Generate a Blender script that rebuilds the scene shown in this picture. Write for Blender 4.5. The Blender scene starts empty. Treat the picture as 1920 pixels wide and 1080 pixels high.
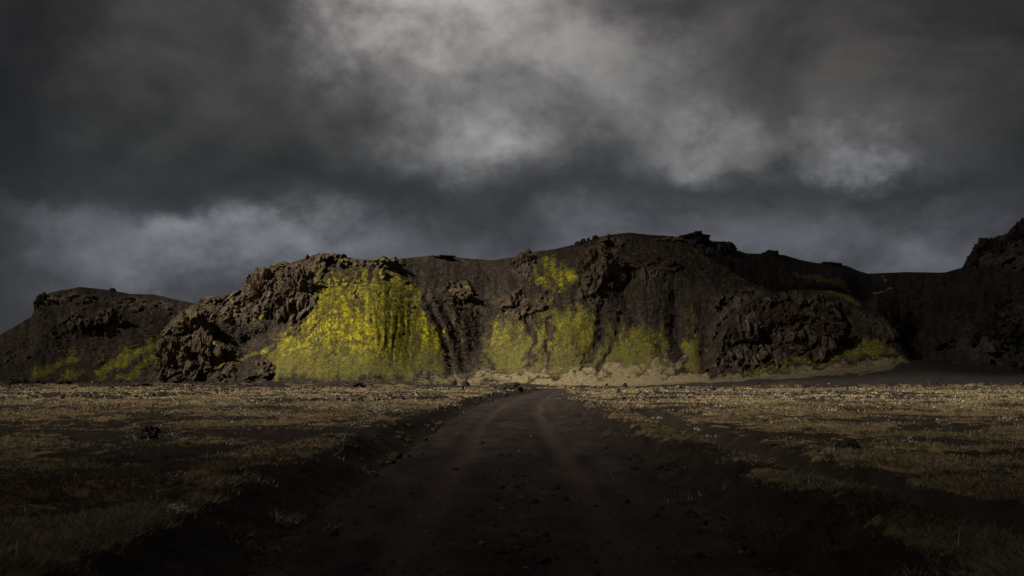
import bpy, bmesh, math, random
import numpy as np

sc = bpy.context.scene
rng = np.random.default_rng(7)
random.seed(7)

# ------------------------------------------------------------------ camera
F_PX, H0, CAM_H = 2133.0, 706.0, 1.9          # focal length in photo pixels, eye-level row, eye height
PITCH = math.atan((H0 - 540.0) / F_PX)
cam_d = bpy.data.cameras.new('camera')
cam = bpy.data.objects.new('camera', cam_d)
sc.collection.objects.link(cam)
cam_d.lens, cam_d.sensor_width = 36.0 * F_PX / 1920.0, 36.0
cam_d.clip_start, cam_d.clip_end = 0.1, 20000.0
cam.location = (0, 0, CAM_H)
cam.rotation_euler = (math.pi / 2 + PITCH, 0, 0)
cam_d.dof.use_dof = True
cam_d.dof.focus_distance = 160.0
cam_d.dof.aperture_fstop = 2.2
sc.camera = cam

# ------------------------------------------------------------------ light directions
SUN_AZ, SUN_EL = math.radians(-116.0), math.radians(38.0)     # azimuth from +Y, to the left
TO_SUN = np.array([math.sin(SUN_AZ) * math.cos(SUN_EL), math.cos(SUN_AZ) * math.cos(SUN_EL), math.sin(SUN_EL)])

# ------------------------------------------------------------------ world: storm clouds over a thin blue sky
world = bpy.data.worlds.new('World'); sc.world = world; world.use_nodes = True
nt = world.node_tree; nt.nodes.clear()
def N(t, **kw):
    n = nt.nodes.new(t)
    for k, v in kw.items(): setattr(n, k, v)
    return n
def L(a, b): nt.links.new(a, b)
def M(op, a, b=None, c=None, clamp=False):
    n = nt.nodes.new('ShaderNodeMath'); n.operation = op; n.use_clamp = clamp
    for i, v in enumerate((a, b, c)):
        if v is None: continue
        if isinstance(v, (int, float)): n.inputs[i].default_value = v
        else: nt.links.new(v, n.inputs[i])
    return n.outputs[0]
def noise(vec, scale, detail=6.0, rough=0.55, dist=0.0):
    n = nt.nodes.new('ShaderNodeTexNoise'); n.inputs['Scale'].default_value = scale
    n.inputs['Detail'].default_value = detail; n.inputs['Roughness'].default_value = rough
    n.inputs['Distortion'].default_value = dist
    if vec is not None: nt.links.new(vec, n.inputs['Vector'])
    return n
def ramp(fac, stops):
    n = nt.nodes.new('ShaderNodeValToRGB')
    el = n.color_ramp.elements
    while len(el) < len(stops): el.new(0.5)
    for e, (p, c) in zip(el, stops):
        e.position = p; e.color = (*c, 1) if len(c) == 3 else c
    nt.links.new(fac, n.inputs[0]); return n
def mixc(fac, a, b, blend='MIX'):
    n = nt.nodes.new('ShaderNodeMix'); n.data_type = 'RGBA'; n.blend_type = blend
    for s, v in ((n.inputs[0], fac), (n.inputs[6], a), (n.inputs[7], b)):
        if isinstance(v, (int, float)): s.default_value = v
        elif isinstance(v, tuple): s.default_value = (*v, 1)
        else: nt.links.new(v, s)
    return n.outputs[2]

def sst_node(v, a, b):
    n = N('ShaderNodeMapRange'); n.interpolation_type = 'SMOOTHSTEP'
    n.inputs['From Min'].default_value = a; n.inputs['From Max'].default_value = b
    L(v, n.inputs['Value']); return n.outputs[0]
tc = N('ShaderNodeTexCoord')
mp = N('ShaderNodeMapping'); mp.inputs['Scale'].default_value = (1, 1, 1.35)
L(tc.outputs['Generated'], mp.inputs[0])
sep = N('ShaderNodeSeparateXYZ'); L(tc.outputs['Generated'], sep.inputs[0])
w1 = noise(mp.outputs[0], 5.5, 5, 0.58); w2 = noise(mp.outputs[0], 14.0, 6, 0.62)
ws1 = N('ShaderNodeSeparateColor'); L(w1.outputs['Color'], ws1.inputs[0])
ws2 = N('ShaderNodeSeparateColor'); L(w2.outputs['Color'], ws2.inputs[0])
AZ = M('ARCTAN2', sep.outputs[0], sep.outputs[1])
EL = M('ARCSINE', sep.outputs[2])
azw = M('ADD', M('MULTIPLY_ADD', M('SUBTRACT', ws1.outputs[0], 0.5), 0.20, AZ), M('MULTIPLY', M('SUBTRACT', ws2.outputs[0], 0.5), 0.12))
elw = M('ADD', M('MULTIPLY_ADD', M('SUBTRACT', ws1.outputs[1], 0.5), 0.12, EL), M('MULTIPLY', M('SUBTRACT', ws2.outputs[1], 0.5), 0.09))
fb1 = noise(mp.outputs[0], 4.2, 9, 0.58, 0.35).outputs[0]
fb2 = noise(mp.outputs[0], 11.0, 8, 0.6, 0.25).outputs[0]
fb3 = noise(mp.outputs[0], 6.5, 7, 0.52, 0.8).outputs[0]
fb4 = noise(mp.outputs[0], 27.0, 6, 0.62, 0.3).outputs[0]
def pxdir(px, py):
    x, y = (px - 960) / F_PX, (540 - py) / F_PX
    v = np.array([x, math.cos(PITCH) - y * math.sin(PITCH), math.sin(PITCH) + y * math.cos(PITCH)]); v /= np.linalg.norm(v)
    return math.atan2(v[0], v[1]), math.asin(v[2])
BLOBS = [  # photo pixel centre, spread, luminance
    (800, -20, 150, 95, .175), (730, 50, 80, 60, .080), (980, 90, 160, 100, .098), (860, 258, 115, 55, .118),
    (1160, 60, 90, 80, .042), (1120, 230, 150, 55, .046), (1310, 250, 80, 32, .060), (1545, 270, 66, 32, .125),
    (400, 466, 140, 34, .090), (110, 420, 80, 26, .050), (190, 510, 190, 40, .030),
    (1000, 480, 620, 60, .027), (1330, 430, 260, 45, .020), (1720, 480, 160, 42, .034), (1500, 120, 330, 130, .022),
    (320, 90, 260, 110, .016), (1050, 440, 90, 30, .012), (640, 210, 120, 60, .010),
    ]
SHADES = [(-80, 120, 230, 420, .62), (2010, 120, 230, 330, .55), (1340, 340, 170, 28, .25), (1690, 322, 130, 26, .40), (640, 370, 260, 55, .30), (1420, 60, 90, 120, .15)]
bil = sst_node(fb3, 0.38, 0.62)
lum = M('MULTIPLY_ADD', fb1, 0.060, M('MULTIPLY_ADD', bil, 0.012, 0.001))
acc = None
for px, py, sx, sy, amp in BLOBS:
    a, e = pxdir(px, py)
    da = M('MULTIPLY', M('SUBTRACT', azw, a), F_PX / sx); de = M('MULTIPLY', M('SUBTRACT', elw, e), F_PX / sy)
    g = M('EXPONENT', M('MULTIPLY', M('MULTIPLY_ADD', da, da, M('MULTIPLY', de, de)), -0.6))
    acc = M('MULTIPLY', g, amp) if acc is None else M('MULTIPLY_ADD', g, amp, acc)
mul = None
for px, py, sx, sy, amp in SHADES:
    a, e = pxdir(px, py)
    da = M('MULTIPLY', M('SUBTRACT', azw, a), F_PX / sx); de = M('MULTIPLY', M('SUBTRACT', elw, e), F_PX / sy)
    g = M('MULTIPLY_ADD', M('EXPONENT', M('MULTIPLY', M('MULTIPLY_ADD', da, da, M('MULTIPLY', de, de)), -0.6)), -amp, 1.0)
    mul = g if mul is None else M('MULTIPLY', mul, g)
tex = M('ADD', M('MULTIPLY', M('SUBTRACT', fb1, 0.5), 1.6), M('MULTIPLY_ADD', M('SUBTRACT', fb2, 0.5), 2.6, M('MULTIPLY_ADD', M('SUBTRACT', fb4, 0.5), 1.1, M('MULTIPLY_ADD', bil, 0.60, 0.68))))
lum = M('MAXIMUM', M('MULTIPLY', mul, M('MULTIPLY_ADD', acc, M('MAXIMUM', tex, 0.2), lum)), 0.010)
tint = ramp(M('MULTIPLY_ADD', M('MULTIPLY_ADD', M('SUBTRACT', fb2, 0.5), 0.14, EL), 2.2, 0.0), [(0.0, (0.94, 0.985, 1.17)), (0.28, (0.95, 0.985, 1.14)), (0.46, (1.0, 1.0, 0.985)), (0.66, (1.05, 1.0, 0.97)), (0.85, (1.02, 1.0, 0.97))])
comb = N('ShaderNodeCombineColor')
for i in range(3): L(M('MULTIPLY', lum, 10.0), comb.inputs[i])
warm = M('MULTIPLY', sst_node(AZ, 0.05, 0.40), sst_node(EL, 0.16, 0.28))
cloud_col = mixc(warm, mixc(1.0, comb.outputs[0], tint.outputs[0], 'MULTIPLY'), mixc(1.0, comb.outputs[0], (1.06, 0.99, 0.92), 'MULTIPLY'))
sky = N('ShaderNodeTexSky', sky_type='NISHITA'); sky.sun_disc = False
sky.sun_elevation = SUN_EL; sky.sun_rotation = SUN_AZ
bg = N('ShaderNodeBackground'); bg.inputs['Strength'].default_value = 0.1
L(mixc(0.99, sky.outputs[0], cloud_col), bg.inputs['Color'])
wo = N('ShaderNodeOutputWorld'); L(bg.outputs[0], wo.inputs[0])
world.cycles.sampling_method = 'MANUAL'; world.cycles.sample_map_resolution = 256

# ------------------------------------------------------------------ sun, exposure
sun_d = bpy.data.lights.new('sun', 'SUN'); sun_d.energy = 5.0; sun_d.angle = math.radians(0.53); sun_d.color = (1.0, 0.90, 0.74)
sun = bpy.data.objects.new('sun', sun_d); sc.collection.objects.link(sun)
sun.rotation_euler = (math.pi / 2 - SUN_EL, 0, math.pi - SUN_AZ)
vs = sc.view_settings; vs.view_transform = 'Standard'; vs.look = 'None'; vs.exposure = 0.25; vs.gamma = 1.0; vs.use_curve_mapping = False
sc.cycles.use_denoising = True
sc.cycles.max_bounces = 4; sc.cycles.diffuse_bounces = 2; sc.cycles.transparent_max_bounces = 8

# ------------------------------------------------------------------ numeric helpers
def hash3(ix, iy, iz, seed):
    h = (ix.astype(np.uint32) * np.uint32(374761393)) ^ (iy.astype(np.uint32) * np.uint32(668265263)) ^ (iz.astype(np.uint32) * np.uint32(2147483647)) ^ np.uint32((seed * 2654435761) & 0xffffffff)
    h = (h ^ (h >> np.uint32(13))) * np.uint32(1274126177)
    h = (h ^ (h >> np.uint32(16))) * np.uint32(2246822519)
    return h ^ (h >> np.uint32(15))
def gnoise(x, y, z, seed=0):
    x, y, z = np.broadcast_arrays(np.asarray(x, np.float32), np.asarray(y, np.float32), np.asarray(z, np.float32))
    fx, fy, fz = np.floor(x), np.floor(y), np.floor(z)
    ix, iy, iz = fx.astype(np.int32), fy.astype(np.int32), fz.astype(np.int32)
    x, y, z = x - fx, y - fy, z - fz
    s = lambda t: t * t * t * (t * (t * 6 - 15) + 10)
    u, v, w = s(x), s(y), s(z)
    out = 0.0
    for dx in (0, 1):
        for dy in (0, 1):
            for dz in (0, 1):
                h = hash3(ix + dx, iy + dy, iz + dz, seed)
                gx = (h & np.uint32(1023)).astype(np.float32) * np.float32(1 / 511.5) - np.float32(1)
                gy = ((h >> np.uint32(10)) & np.uint32(1023)).astype(np.float32) * np.float32(1 / 511.5) - np.float32(1)
                gz = ((h >> np.uint32(20)) & np.uint32(1023)).astype(np.float32) * np.float32(1 / 511.5) - np.float32(1)
                wgt = (u if dx else 1 - u) * (v if dy else 1 - v) * (w if dz else 1 - w)
                out = out + wgt * (gx * (x - dx) + gy * (y - dy) + gz * (z - dz))
    return out
def fbm(x, y, z, octv=4, gain=0.5, seed=0, ridged=False):
    a, s, tot, f = 1.0, 0.0, 0.0, 1.0
    for o in range(octv):
        n = gnoise(x * f, y * f, z * f, seed + o * 17)
        if ridged: n = 0.5 - np.abs(n) * 2.0
        s = s + a * n; tot += a; a *= gain; f *= 2.03
    return s / tot
def worley(x, y, z, seed=0):
    fx, fy, fz = np.floor(x), np.floor(y), np.floor(z)
    f1 = np.full(x.shape, 9.0); f2 = np.full(x.shape, 9.0); cid = np.zeros(x.shape)
    for dx in (-1, 0, 1):
        for dy in (-1, 0, 1):
            for dz in (-1, 0, 1):
                cx, cy, cz = fx + dx, fy + dy, fz + dz
                h = hash3(cx.astype(np.int64), cy.astype(np.int64), cz.astype(np.int64), seed)
                px = cx + (h & np.uint32(1023)) / 1023.0; py = cy + ((h >> np.uint32(10)) & np.uint32(1023)) / 1023.0
                pz = cz + ((h >> np.uint32(20)) & np.uint32(1023)) / 1023.0
                d = np.sqrt((px - x) ** 2 + (py - y) ** 2 + (pz - z) ** 2)
                c = (h >> np.uint32(5) & np.uint32(255)) / 255.0
                m = d < f1
                f2 = np.where(m, f1, np.minimum(f2, d)); cid = np.where(m, c, cid); f1 = np.where(m, d, f1)
    return f1, f2, cid
def facets(x, y, z, seed=0):
    """Angular blocks: every cell is a plane of its own height and tilt. Returns (height, cell tone, distance to a crack)."""
    x, y, z = (np.ascontiguousarray(q) for q in np.broadcast_arrays(np.asarray(x, np.float32), np.asarray(y, np.float32), np.asarray(z, np.float32)))
    fx, fy, fz = np.floor(x), np.floor(y), np.floor(z)
    f1 = np.full(x.shape, 9.0, np.float32); f2 = f1.copy(); val = np.zeros_like(x); tone = np.zeros_like(x)
    for dx in (-1, 0, 1):
        for dy in (-1, 0, 1):
            for dz in (-1, 0, 1):
                cx, cy, cz = fx + dx, fy + dy, fz + dz
                ix, iy, iz = cx.astype(np.int32), cy.astype(np.int32), cz.astype(np.int32)
                h = hash3(ix, iy, iz, seed); g = hash3(ix, iy, iz, seed + 71)
                u = lambda q, s_: ((q >> np.uint32(s_)) & np.uint32(1023)).astype(np.float32) * np.float32(1 / 1023)
                ox, oy, oz = x - cx - u(h, 0), y - cy - u(h, 10), z - cz - u(h, 20)
                d = np.sqrt(ox * ox + oy * oy + oz * oz)
                t = u(g, 0); v = (t - .5) + 1.3 * ((u(g, 10) - .5) * ox + (u(g, 20) - .5) * oz)
                m = d < f1
                f2 = np.where(m, f1, np.minimum(f2, d)); val = np.where(m, v, val); tone = np.where(m, t, tone); f1 = np.where(m, d, f1)
    return val, tone, f2 - f1
def sst(a, b, x):
    t = np.clip((x - a) / (b - a), 0, 1); return t * t * (3 - 2 * t)
def lerp_pts(pts, x):
    p = np.array(pts, float); return np.interp(x, p[:, 0], p[:, 1])
def smooth_pts(pts, x, k):
    return sum(lerp_pts(pts, x + o * k) for o in (-1, -.5, 0, .5, 1)) / 5
def px_point(px, py, Y):
    """The world point at forward distance Y that photo pixel (px, py) looks at."""
    x, y = (np.asarray(px, float) - 960) / F_PX, (540 - np.asarray(py, float)) / F_PX
    dy = math.cos(PITCH) - y * math.sin(PITCH); dz = math.sin(PITCH) + y * math.cos(PITCH)
    k = Y / dy
    return np.stack(np.broadcast_arrays(x * k, Y, CAM_H + dz * k), -1)
def seg_dist(X, Y, pts):
    d = np.full(X.shape, 1e9)
    for (x0, y0), (x1, y1) in zip(pts[:-1], pts[1:]):
        vx, vy = x1 - x0, y1 - y0
        t = np.clip(((X - x0) * vx + (Y - y0) * vy) / (vx * vx + vy * vy + 1e-9), 0, 1)
        d = np.minimum(d, np.hypot(X - x0 - t * vx, Y - y0 - t * vy))
    return d
def poly_mask(X, Y, poly, soft):
    ins = np.zeros(X.shape, bool); n = len(poly)
    for i in range(n):
        (x0, y0), (x1, y1) = poly[i], poly[(i + 1) % n]
        if y0 == y1: continue
        c = ((y0 > Y) != (y1 > Y)) & (X < (x1 - x0) * (Y - y0) / (y1 - y0) + x0)
        ins ^= c
    d = seg_dist(X, Y, list(poly) + [poly[0]])
    return sst(-soft, soft, np.where(ins, d, -d))
def gau(X, Y, cx, cy, sx, sy): return np.exp(-((X - cx) / sx) ** 2 - ((Y - cy) / sy) ** 2)

# ------------------------------------------------------------------ scene helpers
def mesh_obj(name, verts, faces, mat, attrs=None, parent=None, smooth=True):
    me = bpy.data.meshes.new(name)
    verts = np.asarray(verts, np.float32).reshape(-1, 3); faces = np.asarray(faces, np.int32)
    nf, k = faces.shape
    me.vertices.add(len(verts)); me.vertices.foreach_set('co', verts.ravel())
    me.loops.add(nf * k); me.loops.foreach_set('vertex_index', faces.ravel())
    me.polygons.add(nf); me.polygons.foreach_set('loop_start', np.arange(nf, dtype=np.int32) * k)
    me.polygons.foreach_set('loop_total', np.full(nf, k, np.int32))
    me.polygons.foreach_set('use_smooth', np.full(nf, smooth))
    for an, av in (attrs or {}).items():
        a = me.attributes.new(an, 'FLOAT', 'POINT'); a.data.foreach_set('value', np.asarray(av, np.float32).ravel())
    me.update(calc_edges=True); me.validate()
    me.materials.append(mat)
    o = bpy.data.objects.new(name, me); sc.collection.objects.link(o)
    if parent: o.parent = parent
    return o
def grid_faces(nr, nc):
    i = np.arange(nr * nc).reshape(nr, nc)
    return np.stack([i[:-1, :-1], i[:-1, 1:], i[1:, 1:], i[1:, :-1]], -1).reshape(-1, 4)
def tag(o, label, cat, group=None, kind=None):
    o['label'] = label; o['category'] = cat
    if group: o['group'] = group
    if kind: o['kind'] = kind
    return o
def struct(o, label=None, kind='structure'):
    o['kind'] = kind
    if label: o['label'] = label
    return o

# ------------------------------------------------------------------ materials
def new_mat(name):
    global nt
    m = bpy.data.materials.new(name); m.use_nodes = True; nt = m.node_tree; nt.nodes.clear()
    out = N('ShaderNodeOutputMaterial'); p = N('ShaderNodeBsdfPrincipled'); L(p.outputs[0], out.inputs[0])
    p.inputs['Roughness'].default_value = 0.95; p.inputs['Specular IOR Level'].default_value = 0.12
    return m, p
def attr(name):
    n = N('ShaderNodeAttribute'); n.attribute_name = name; return n.outputs['Fac']
def objco(scale=(1, 1, 1)):
    t = N('ShaderNodeTexCoord'); m_ = N('ShaderNodeMapping'); m_.inputs['Scale'].default_value = scale
    L(t.outputs['Object'], m_.inputs[0]); return m_.outputs[0]
def bump(p, h, strength, dist):
    b = N('ShaderNodeBump')
    if isinstance(strength, (int, float)): b.inputs['Strength'].default_value = strength
    else: L(strength, b.inputs['Strength'])
    b.inputs['Distance'].default_value = dist
    L(h, b.inputs['Height']); L(b.outputs[0], p.inputs['Normal'])

def hill_material(name, moss_a, moss_b, rock_a, rock_b):
    m, p = new_mat(name)
    co = objco(); cov = objco((1, 1, 0.8)); cor = objco((1, .6, .22))
    n1 = noise(co, 0.055, 6, 0.62).outputs[0]; n2 = noise(co, 0.45, 6, 0.65).outputs[0]
    n3 = noise(cov, 0.55, 6, 0.72).outputs[0]; n4 = noise(co, 0.16, 5, 0.6).outputs[0]; n5 = noise(cov, 1.5, 4, 0.65).outputs[0]
    # dark basalt, brown tuff and paler stones
    base = ramp(n2, [(0.36, rock_b), (0.50, rock_a), (0.62, tuple(1.9 * c for c in rock_a))]).outputs[0]
    base = mixc(M('MULTIPLY', sst_node(n1, 0.45, 0.65), 0.5), base, tuple(a_ * b_ for a_, b_ in zip(rock_a, (1.05, .78, .70))))
    n6 = noise(cor, 0.9, 6, 0.7).outputs[0]
    rocky = mixc(0.8, base, ramp(n6, [(0.32, tuple(0.75 * c for c in rock_b)), (0.5, tuple(2.1 * c for c in rock_a)), (0.7, tuple(4.1 * c for c in rock_a))]).outputs[0])
    rocky = mixc(1.0, rocky, ramp(attr('tone'), [(.1, (.45, .45, .47)), (.5, (.95, .93, .92)), (.9, (1.5, 1.42, 1.34))]).outputs[0], 'MULTIPLY')
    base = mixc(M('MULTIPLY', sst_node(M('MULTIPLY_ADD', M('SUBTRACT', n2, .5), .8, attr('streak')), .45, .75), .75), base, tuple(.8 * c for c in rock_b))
    base = mixc(attr('rock'), base, rocky)
    # pale sand at the foot
    base = mixc(sst_node(M('MULTIPLY_ADD', M('SUBTRACT', n4, 0.5), 0.9, M('MULTIPLY_ADD', M('SUBTRACT', n2, .5), .8, attr('sand'))), 0.30, 0.95), base, mixc(n2, (0.115, 0.094, 0.054), (0.30, 0.246, 0.148)))
    # moss
    mm = M('ADD', attr('moss'), M('ADD', M('MULTIPLY', M('SUBTRACT', n3, 0.5), 3.4), M('MULTIPLY_ADD', M('SUBTRACT', n4, 0.5), 1.0, M('MULTIPLY', M('SUBTRACT', n5, 0.5), 3.0))))
    base = mixc(M('MULTIPLY', sst_node(M('MULTIPLY_ADD', M('SUBTRACT', n2, .5), .9, attr('moss')), -.20, .40), .7), base, mixc(n5, (.036, .033, .014), (.125, .110, .034)))
    mcol = mixc(sst_node(M('MULTIPLY_ADD', M('SUBTRACT', n5, .5), .8, n2), 0.38, 0.62), moss_b, moss_a)
    mcol = mixc(M('MULTIPLY', sst_node(n4, .48, .66), .6), mcol, (.105, .105, .018))
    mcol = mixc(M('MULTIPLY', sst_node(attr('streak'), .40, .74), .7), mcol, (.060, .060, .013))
    mcol = mixc(attr('dry'), mcol, mixc(n5, (0.034, 0.034, 0.013), (0.158, 0.147, 0.036)))
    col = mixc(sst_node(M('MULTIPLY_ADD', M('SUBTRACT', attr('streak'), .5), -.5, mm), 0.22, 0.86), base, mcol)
    L(col, p.inputs['Base Color'])
    bump(p, M('ADD', M('MULTIPLY_ADD', n3, 0.6, n2), M('MULTIPLY', n5, .35)), M('MULTIPLY_ADD', sst_node(attr('moss'), .1, .6), -.5, .85), 0.6)
    return m
MAT_HILL = hill_material('mossy_hill', (0.345, 0.298, 0.012), (0.085, 0.080, 0.013), (0.036, 0.0285, 0.022), (0.015, 0.0123, 0.0107))
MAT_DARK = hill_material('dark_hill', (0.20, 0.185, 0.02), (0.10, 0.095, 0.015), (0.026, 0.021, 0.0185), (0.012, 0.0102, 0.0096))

def rock_material(name, a, b, c, moss, sc_=1.0):
    m, p = new_mat(name)
    co = objco(); geo = N('ShaderNodeNewGeometry')
    pos = N('ShaderNodeMapping'); pos.inputs['Scale'].default_value = (1, 1, 0.7); L(geo.outputs['Position'], pos.inputs[0])
    n1 = noise(pos.outputs[0], 0.8 * sc_, 6, 0.65).outputs[0]; n2 = noise(pos.outputs[0], 3.0 * sc_, 5, 0.65).outputs[0]
    col = ramp(n1, [(0.32, a), (0.5, b), (0.68, c)]).outputs[0]
    col = mixc(0.35, col, ramp(n2, [(0.35, a), (0.65, c)]).outputs[0])
    if moss:
        s = N('ShaderNodeSeparateXYZ'); L(geo.outputs['Normal'], s.inputs[0])
        col = mixc(sst_node(M('MULTIPLY_ADD', M('SUBTRACT', n1, 0.5), 1.6, s.outputs[2]), 0.80, 1.05), col, moss)
    L(col, p.inputs['Base Color']); bump(p, M('MULTIPLY_ADD', n2, 0.5, n1), 0.8, 0.35 / sc_)
    return m
MAT_CRAG = rock_material('crag_rock', (0.020, 0.016, 0.013), (0.072, 0.054, 0.038), (0.155, 0.116, 0.080), (0.20, 0.17, 0.02))
MAT_CRAG_RED = rock_material('red_crag_rock', (0.018, 0.0125, 0.011), (0.044, 0.030, 0.024), (0.080, 0.054, 0.042), (0.15, 0.13, 0.02))
MAT_CRAG_DARK = rock_material('dark_crag_rock', (0.012, 0.010, 0.010), (0.030, 0.024, 0.021), (0.055, 0.043, 0.036), None)
MAT_BOULDER = rock_material('lava_boulder', (0.010, 0.009, 0.0085), (0.028, 0.023, 0.020), (0.060, 0.048, 0.040), None, 4.0)
MAT_STONE = rock_material('pale_stone', (0.06, 0.05, 0.043), (0.13, 0.11, 0.095), (0.24, 0.21, 0.185), None, 5.0)

# ------------------------------------------------------------------ unseen storm clouds, added and shaped to shade the land by zone
def sunlight(GX, GY):
    """Share of sunlight let through towards ground point (GX, GY)."""
    n = fbm(GX / 90, GY / 90, 0 * GX + 3.3, 3, 0.5, 91)
    x = GX + 35 * n
    far = lerp_pts([(-700, .10), (-260, .13), (-190, .20), (-140, .30), (-102, .66), (-72, 1.0), (12, 1.0), (40, .66), (75, .40), (105, .24), (140, .12), (200, .08), (700, .05)], x)
    side = lerp_pts([(-300, .35), (-110, .55), (-60, .85), (0, 1.0), (60, .9), (130, .6), (300, .35)], x)
    near = lerp_pts([(-100, .03), (10, .02), (18, .045), (28, .115), (42, .27), (65, .58), (95, .95), (130, 1.0)], GY + 14 * n)
    k = sst(270, 345, GY)
    t = near * side * (1 - k) + far * k
    return np.clip(t * (1 + 0.5 * n), 0.02, 1.0)
def build_shade_cloud():
    m, p = new_mat('added_storm_cloud'); nt.nodes.remove(p)
    out = [n for n in nt.nodes if n.type == 'OUTPUT_MATERIAL'][0]
    tr = N('ShaderNodeBsdfTransparent'); df = N('ShaderNodeBsdfDiffuse'); tl = N('ShaderNodeBsdfTranslucent')
    df.inputs[0].default_value = (.30, .30, .31, 1); tl.inputs[0].default_value = (.05, .051, .053, 1)
    mx = N('ShaderNodeMixShader'); mx.inputs[0].default_value = 0.5; L(df.outputs[0], mx.inputs[1]); L(tl.outputs[0], mx.inputs[2])
    m2 = N('ShaderNodeMixShader'); L(attr('cover'), m2.inputs[0]); L(tr.outputs[0], m2.inputs[1]); L(mx.outputs[0], m2.inputs[2]); L(m2.outputs[0], out.inputs[0])
    gx = np.linspace(-620, 760, 200); gy = np.concatenate([np.linspace(-320, 0, 30), np.arange(6, 160, 5.0), np.linspace(168, 1100, 110)])
    GX, GY = np.meshgrid(gx, gy)
    T = sunlight(GX, GY)
    Hc = 620.0
    k = Hc / TO_SUN[2]
    bx, by = GX + TO_SUN[0] * k, GY + TO_SUN[1] * k
    thick = 14 - 30 * np.log(T) + 10 * fbm(bx / 60, by / 60, 0 * bx, 3, .5, 5)
    thick = np.maximum(thick, 3.0)
    lo = np.stack([bx, by, np.full_like(bx, Hc)], -1); up = lo + TO_SUN * thick[..., None]
    nr, nc = GX.shape
    f = grid_faces(nr, nc)
    i = np.arange(nr * nc).reshape(nr, nc)
    ring = np.concatenate([i[0, :], i[1:, -1], i[-1, -2::-1], i[-2:0:-1, 0]])
    r2 = np.roll(ring, -1)
    side = np.stack([ring, r2, r2 + nr * nc, ring + nr * nc], -1)
    dens = 1 - np.sqrt(T)
    o = mesh_obj('shade_cloud', np.concatenate([lo.reshape(-1, 3), up.reshape(-1, 3)]), np.concatenate([f[:, ::-1], f + nr * nc, side]), m, {'cover': np.concatenate([dens.ravel(), dens.ravel()])})
    struct(o, 'unseen grey storm clouds added to shade the land, with a gap shaped to light the hill')
build_shade_cloud()

# ------------------------------------------------------------------ hills
HILLS = {}
def make_hill(name, x0, x1, nc, nr, ridge, base, Yb, Yr, relief, masks, mat, rock_amp=2.2, seed=0, back=150, gk=(0.22, 0.50, 0.28)):
    cols = np.linspace(x0, x1, nc)
    t = np.linspace(0, 1, nr)
    PX, T = np.meshgrid(cols, t)
    ry, by = lerp_pts(ridge, cols), smooth_pts(base, cols, 25)
    PY = by + (ry - by) * T
    a, b, c = gk
    g = a * (1 - np.exp(-8 * T)) + b * T + c * T ** 6
    g /= g[-1, 0]
    yb, yr = smooth_pts(Yb, cols, 40), smooth_pts(Yr, cols, 30)
    YY = yb + (yr - yb) * g + relief(PX, PY, T)
    P = px_point(PX, PY, YY)
    # warped pixel coordinates give masks their ragged outlines
    wx = 24 * fbm(PX / 40, PY / 40, 0 * PX + seed, 4, .6, 31) * 2; wy = 20 * fbm(PX / 40, PY / 40, 0 * PX + 7.7, 4, .55, 32) * 2
    mk = masks(PX + wx, PY + wy, T, P)
    rock = np.clip(mk['rock'], 0, 1)
    # rock relief: columns, blocks and ledges
    X, Yw, Z = P[..., 0], P[..., 1], P[..., 2]
    wx_ = .5 * fbm(X / 7, Yw / 7, Z / 7, 3, .5, seed + 1)
    va, ta, ca = facets(X / 5.6 + wx_, Yw / 11.0, Z / 9.0 + wx_, seed + 2)
    vb, tb, cb = facets(X / 1.8 + wx_, Yw / 4.5, Z / 5.0 - wx_, seed + 5)
    rib = fbm(X / 2.0, Yw / 8.0, Z / 20.0, 3, .6, seed + 6, True)
    big = fbm(X / 22, Yw / 22, Z / 22, 4, .5, seed + 3)
    fine = fbm(X / 2.6, Yw / 2.6, Z / 2.6, 4, .6, seed + 4)
    tone = .5 + (ta - .5) * .5 + (tb - .5) * .8
    fade = sst(0.0, 0.05, T)
    soft = 1 - .6 * sst(.05, .5, np.asarray(mk['moss']))
    push = rock * rock_amp * (1.35 * va + .75 * vb + .75 * rib - .5 * (1 - sst(0, .12, ca)) - .25 * (1 - sst(0, .10, cb))) + big * 2.6 + soft * (fine * (1.4 - .7 * rock) + (1 - rock) * .35 * vb)
    edge = 1 - sst(.93, 1.0, T) * (1 - rock) * .8
    P[..., 1] -= push * fade * edge
    P[..., 2] += fade * edge * (rock * rock_amp * (.55 * va + .30 * vb) + soft * fine * (.45 - .2 * rock))
    P[..., 0] += fade * rock * rock_amp * .5 * va
    # the far side of the hill
    nb = 14
    s = np.linspace(0, 1, nb + 1)[1:, None]
    bx = P[-1:, :, 0] * (1 + .0006 * back * s); byy = P[-1:, :, 1] + back * s
    bz = P[-1:, :, 2] - (P[-1:, :, 2] + 8) * sst(0, 1, s) - .04 * back * s * (1 - s)
    B = np.stack(np.broadcast_arrays(bx, byy, bz), -1)
    V = np.concatenate([P, B]); tot = nr + nb
    at = {}; mk['tone'] = tone
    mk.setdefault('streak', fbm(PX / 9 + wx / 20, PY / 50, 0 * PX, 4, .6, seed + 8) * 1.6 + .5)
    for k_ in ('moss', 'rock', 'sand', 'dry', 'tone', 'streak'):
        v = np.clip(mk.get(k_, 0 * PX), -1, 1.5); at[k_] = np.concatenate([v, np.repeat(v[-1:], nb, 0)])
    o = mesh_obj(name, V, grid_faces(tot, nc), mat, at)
    HILLS[o.name] = (cols, PY, P, np.asarray(mk['moss']) + 0 * PX)
    return o
def surf(hill, px, py):
    cols, PY, P, _m = HILLS[hill]
    j = int(np.argmin(abs(cols - px))); i = int(np.argmin(abs(PY[:, j] - py)))
    return P[i, j].copy()

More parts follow.
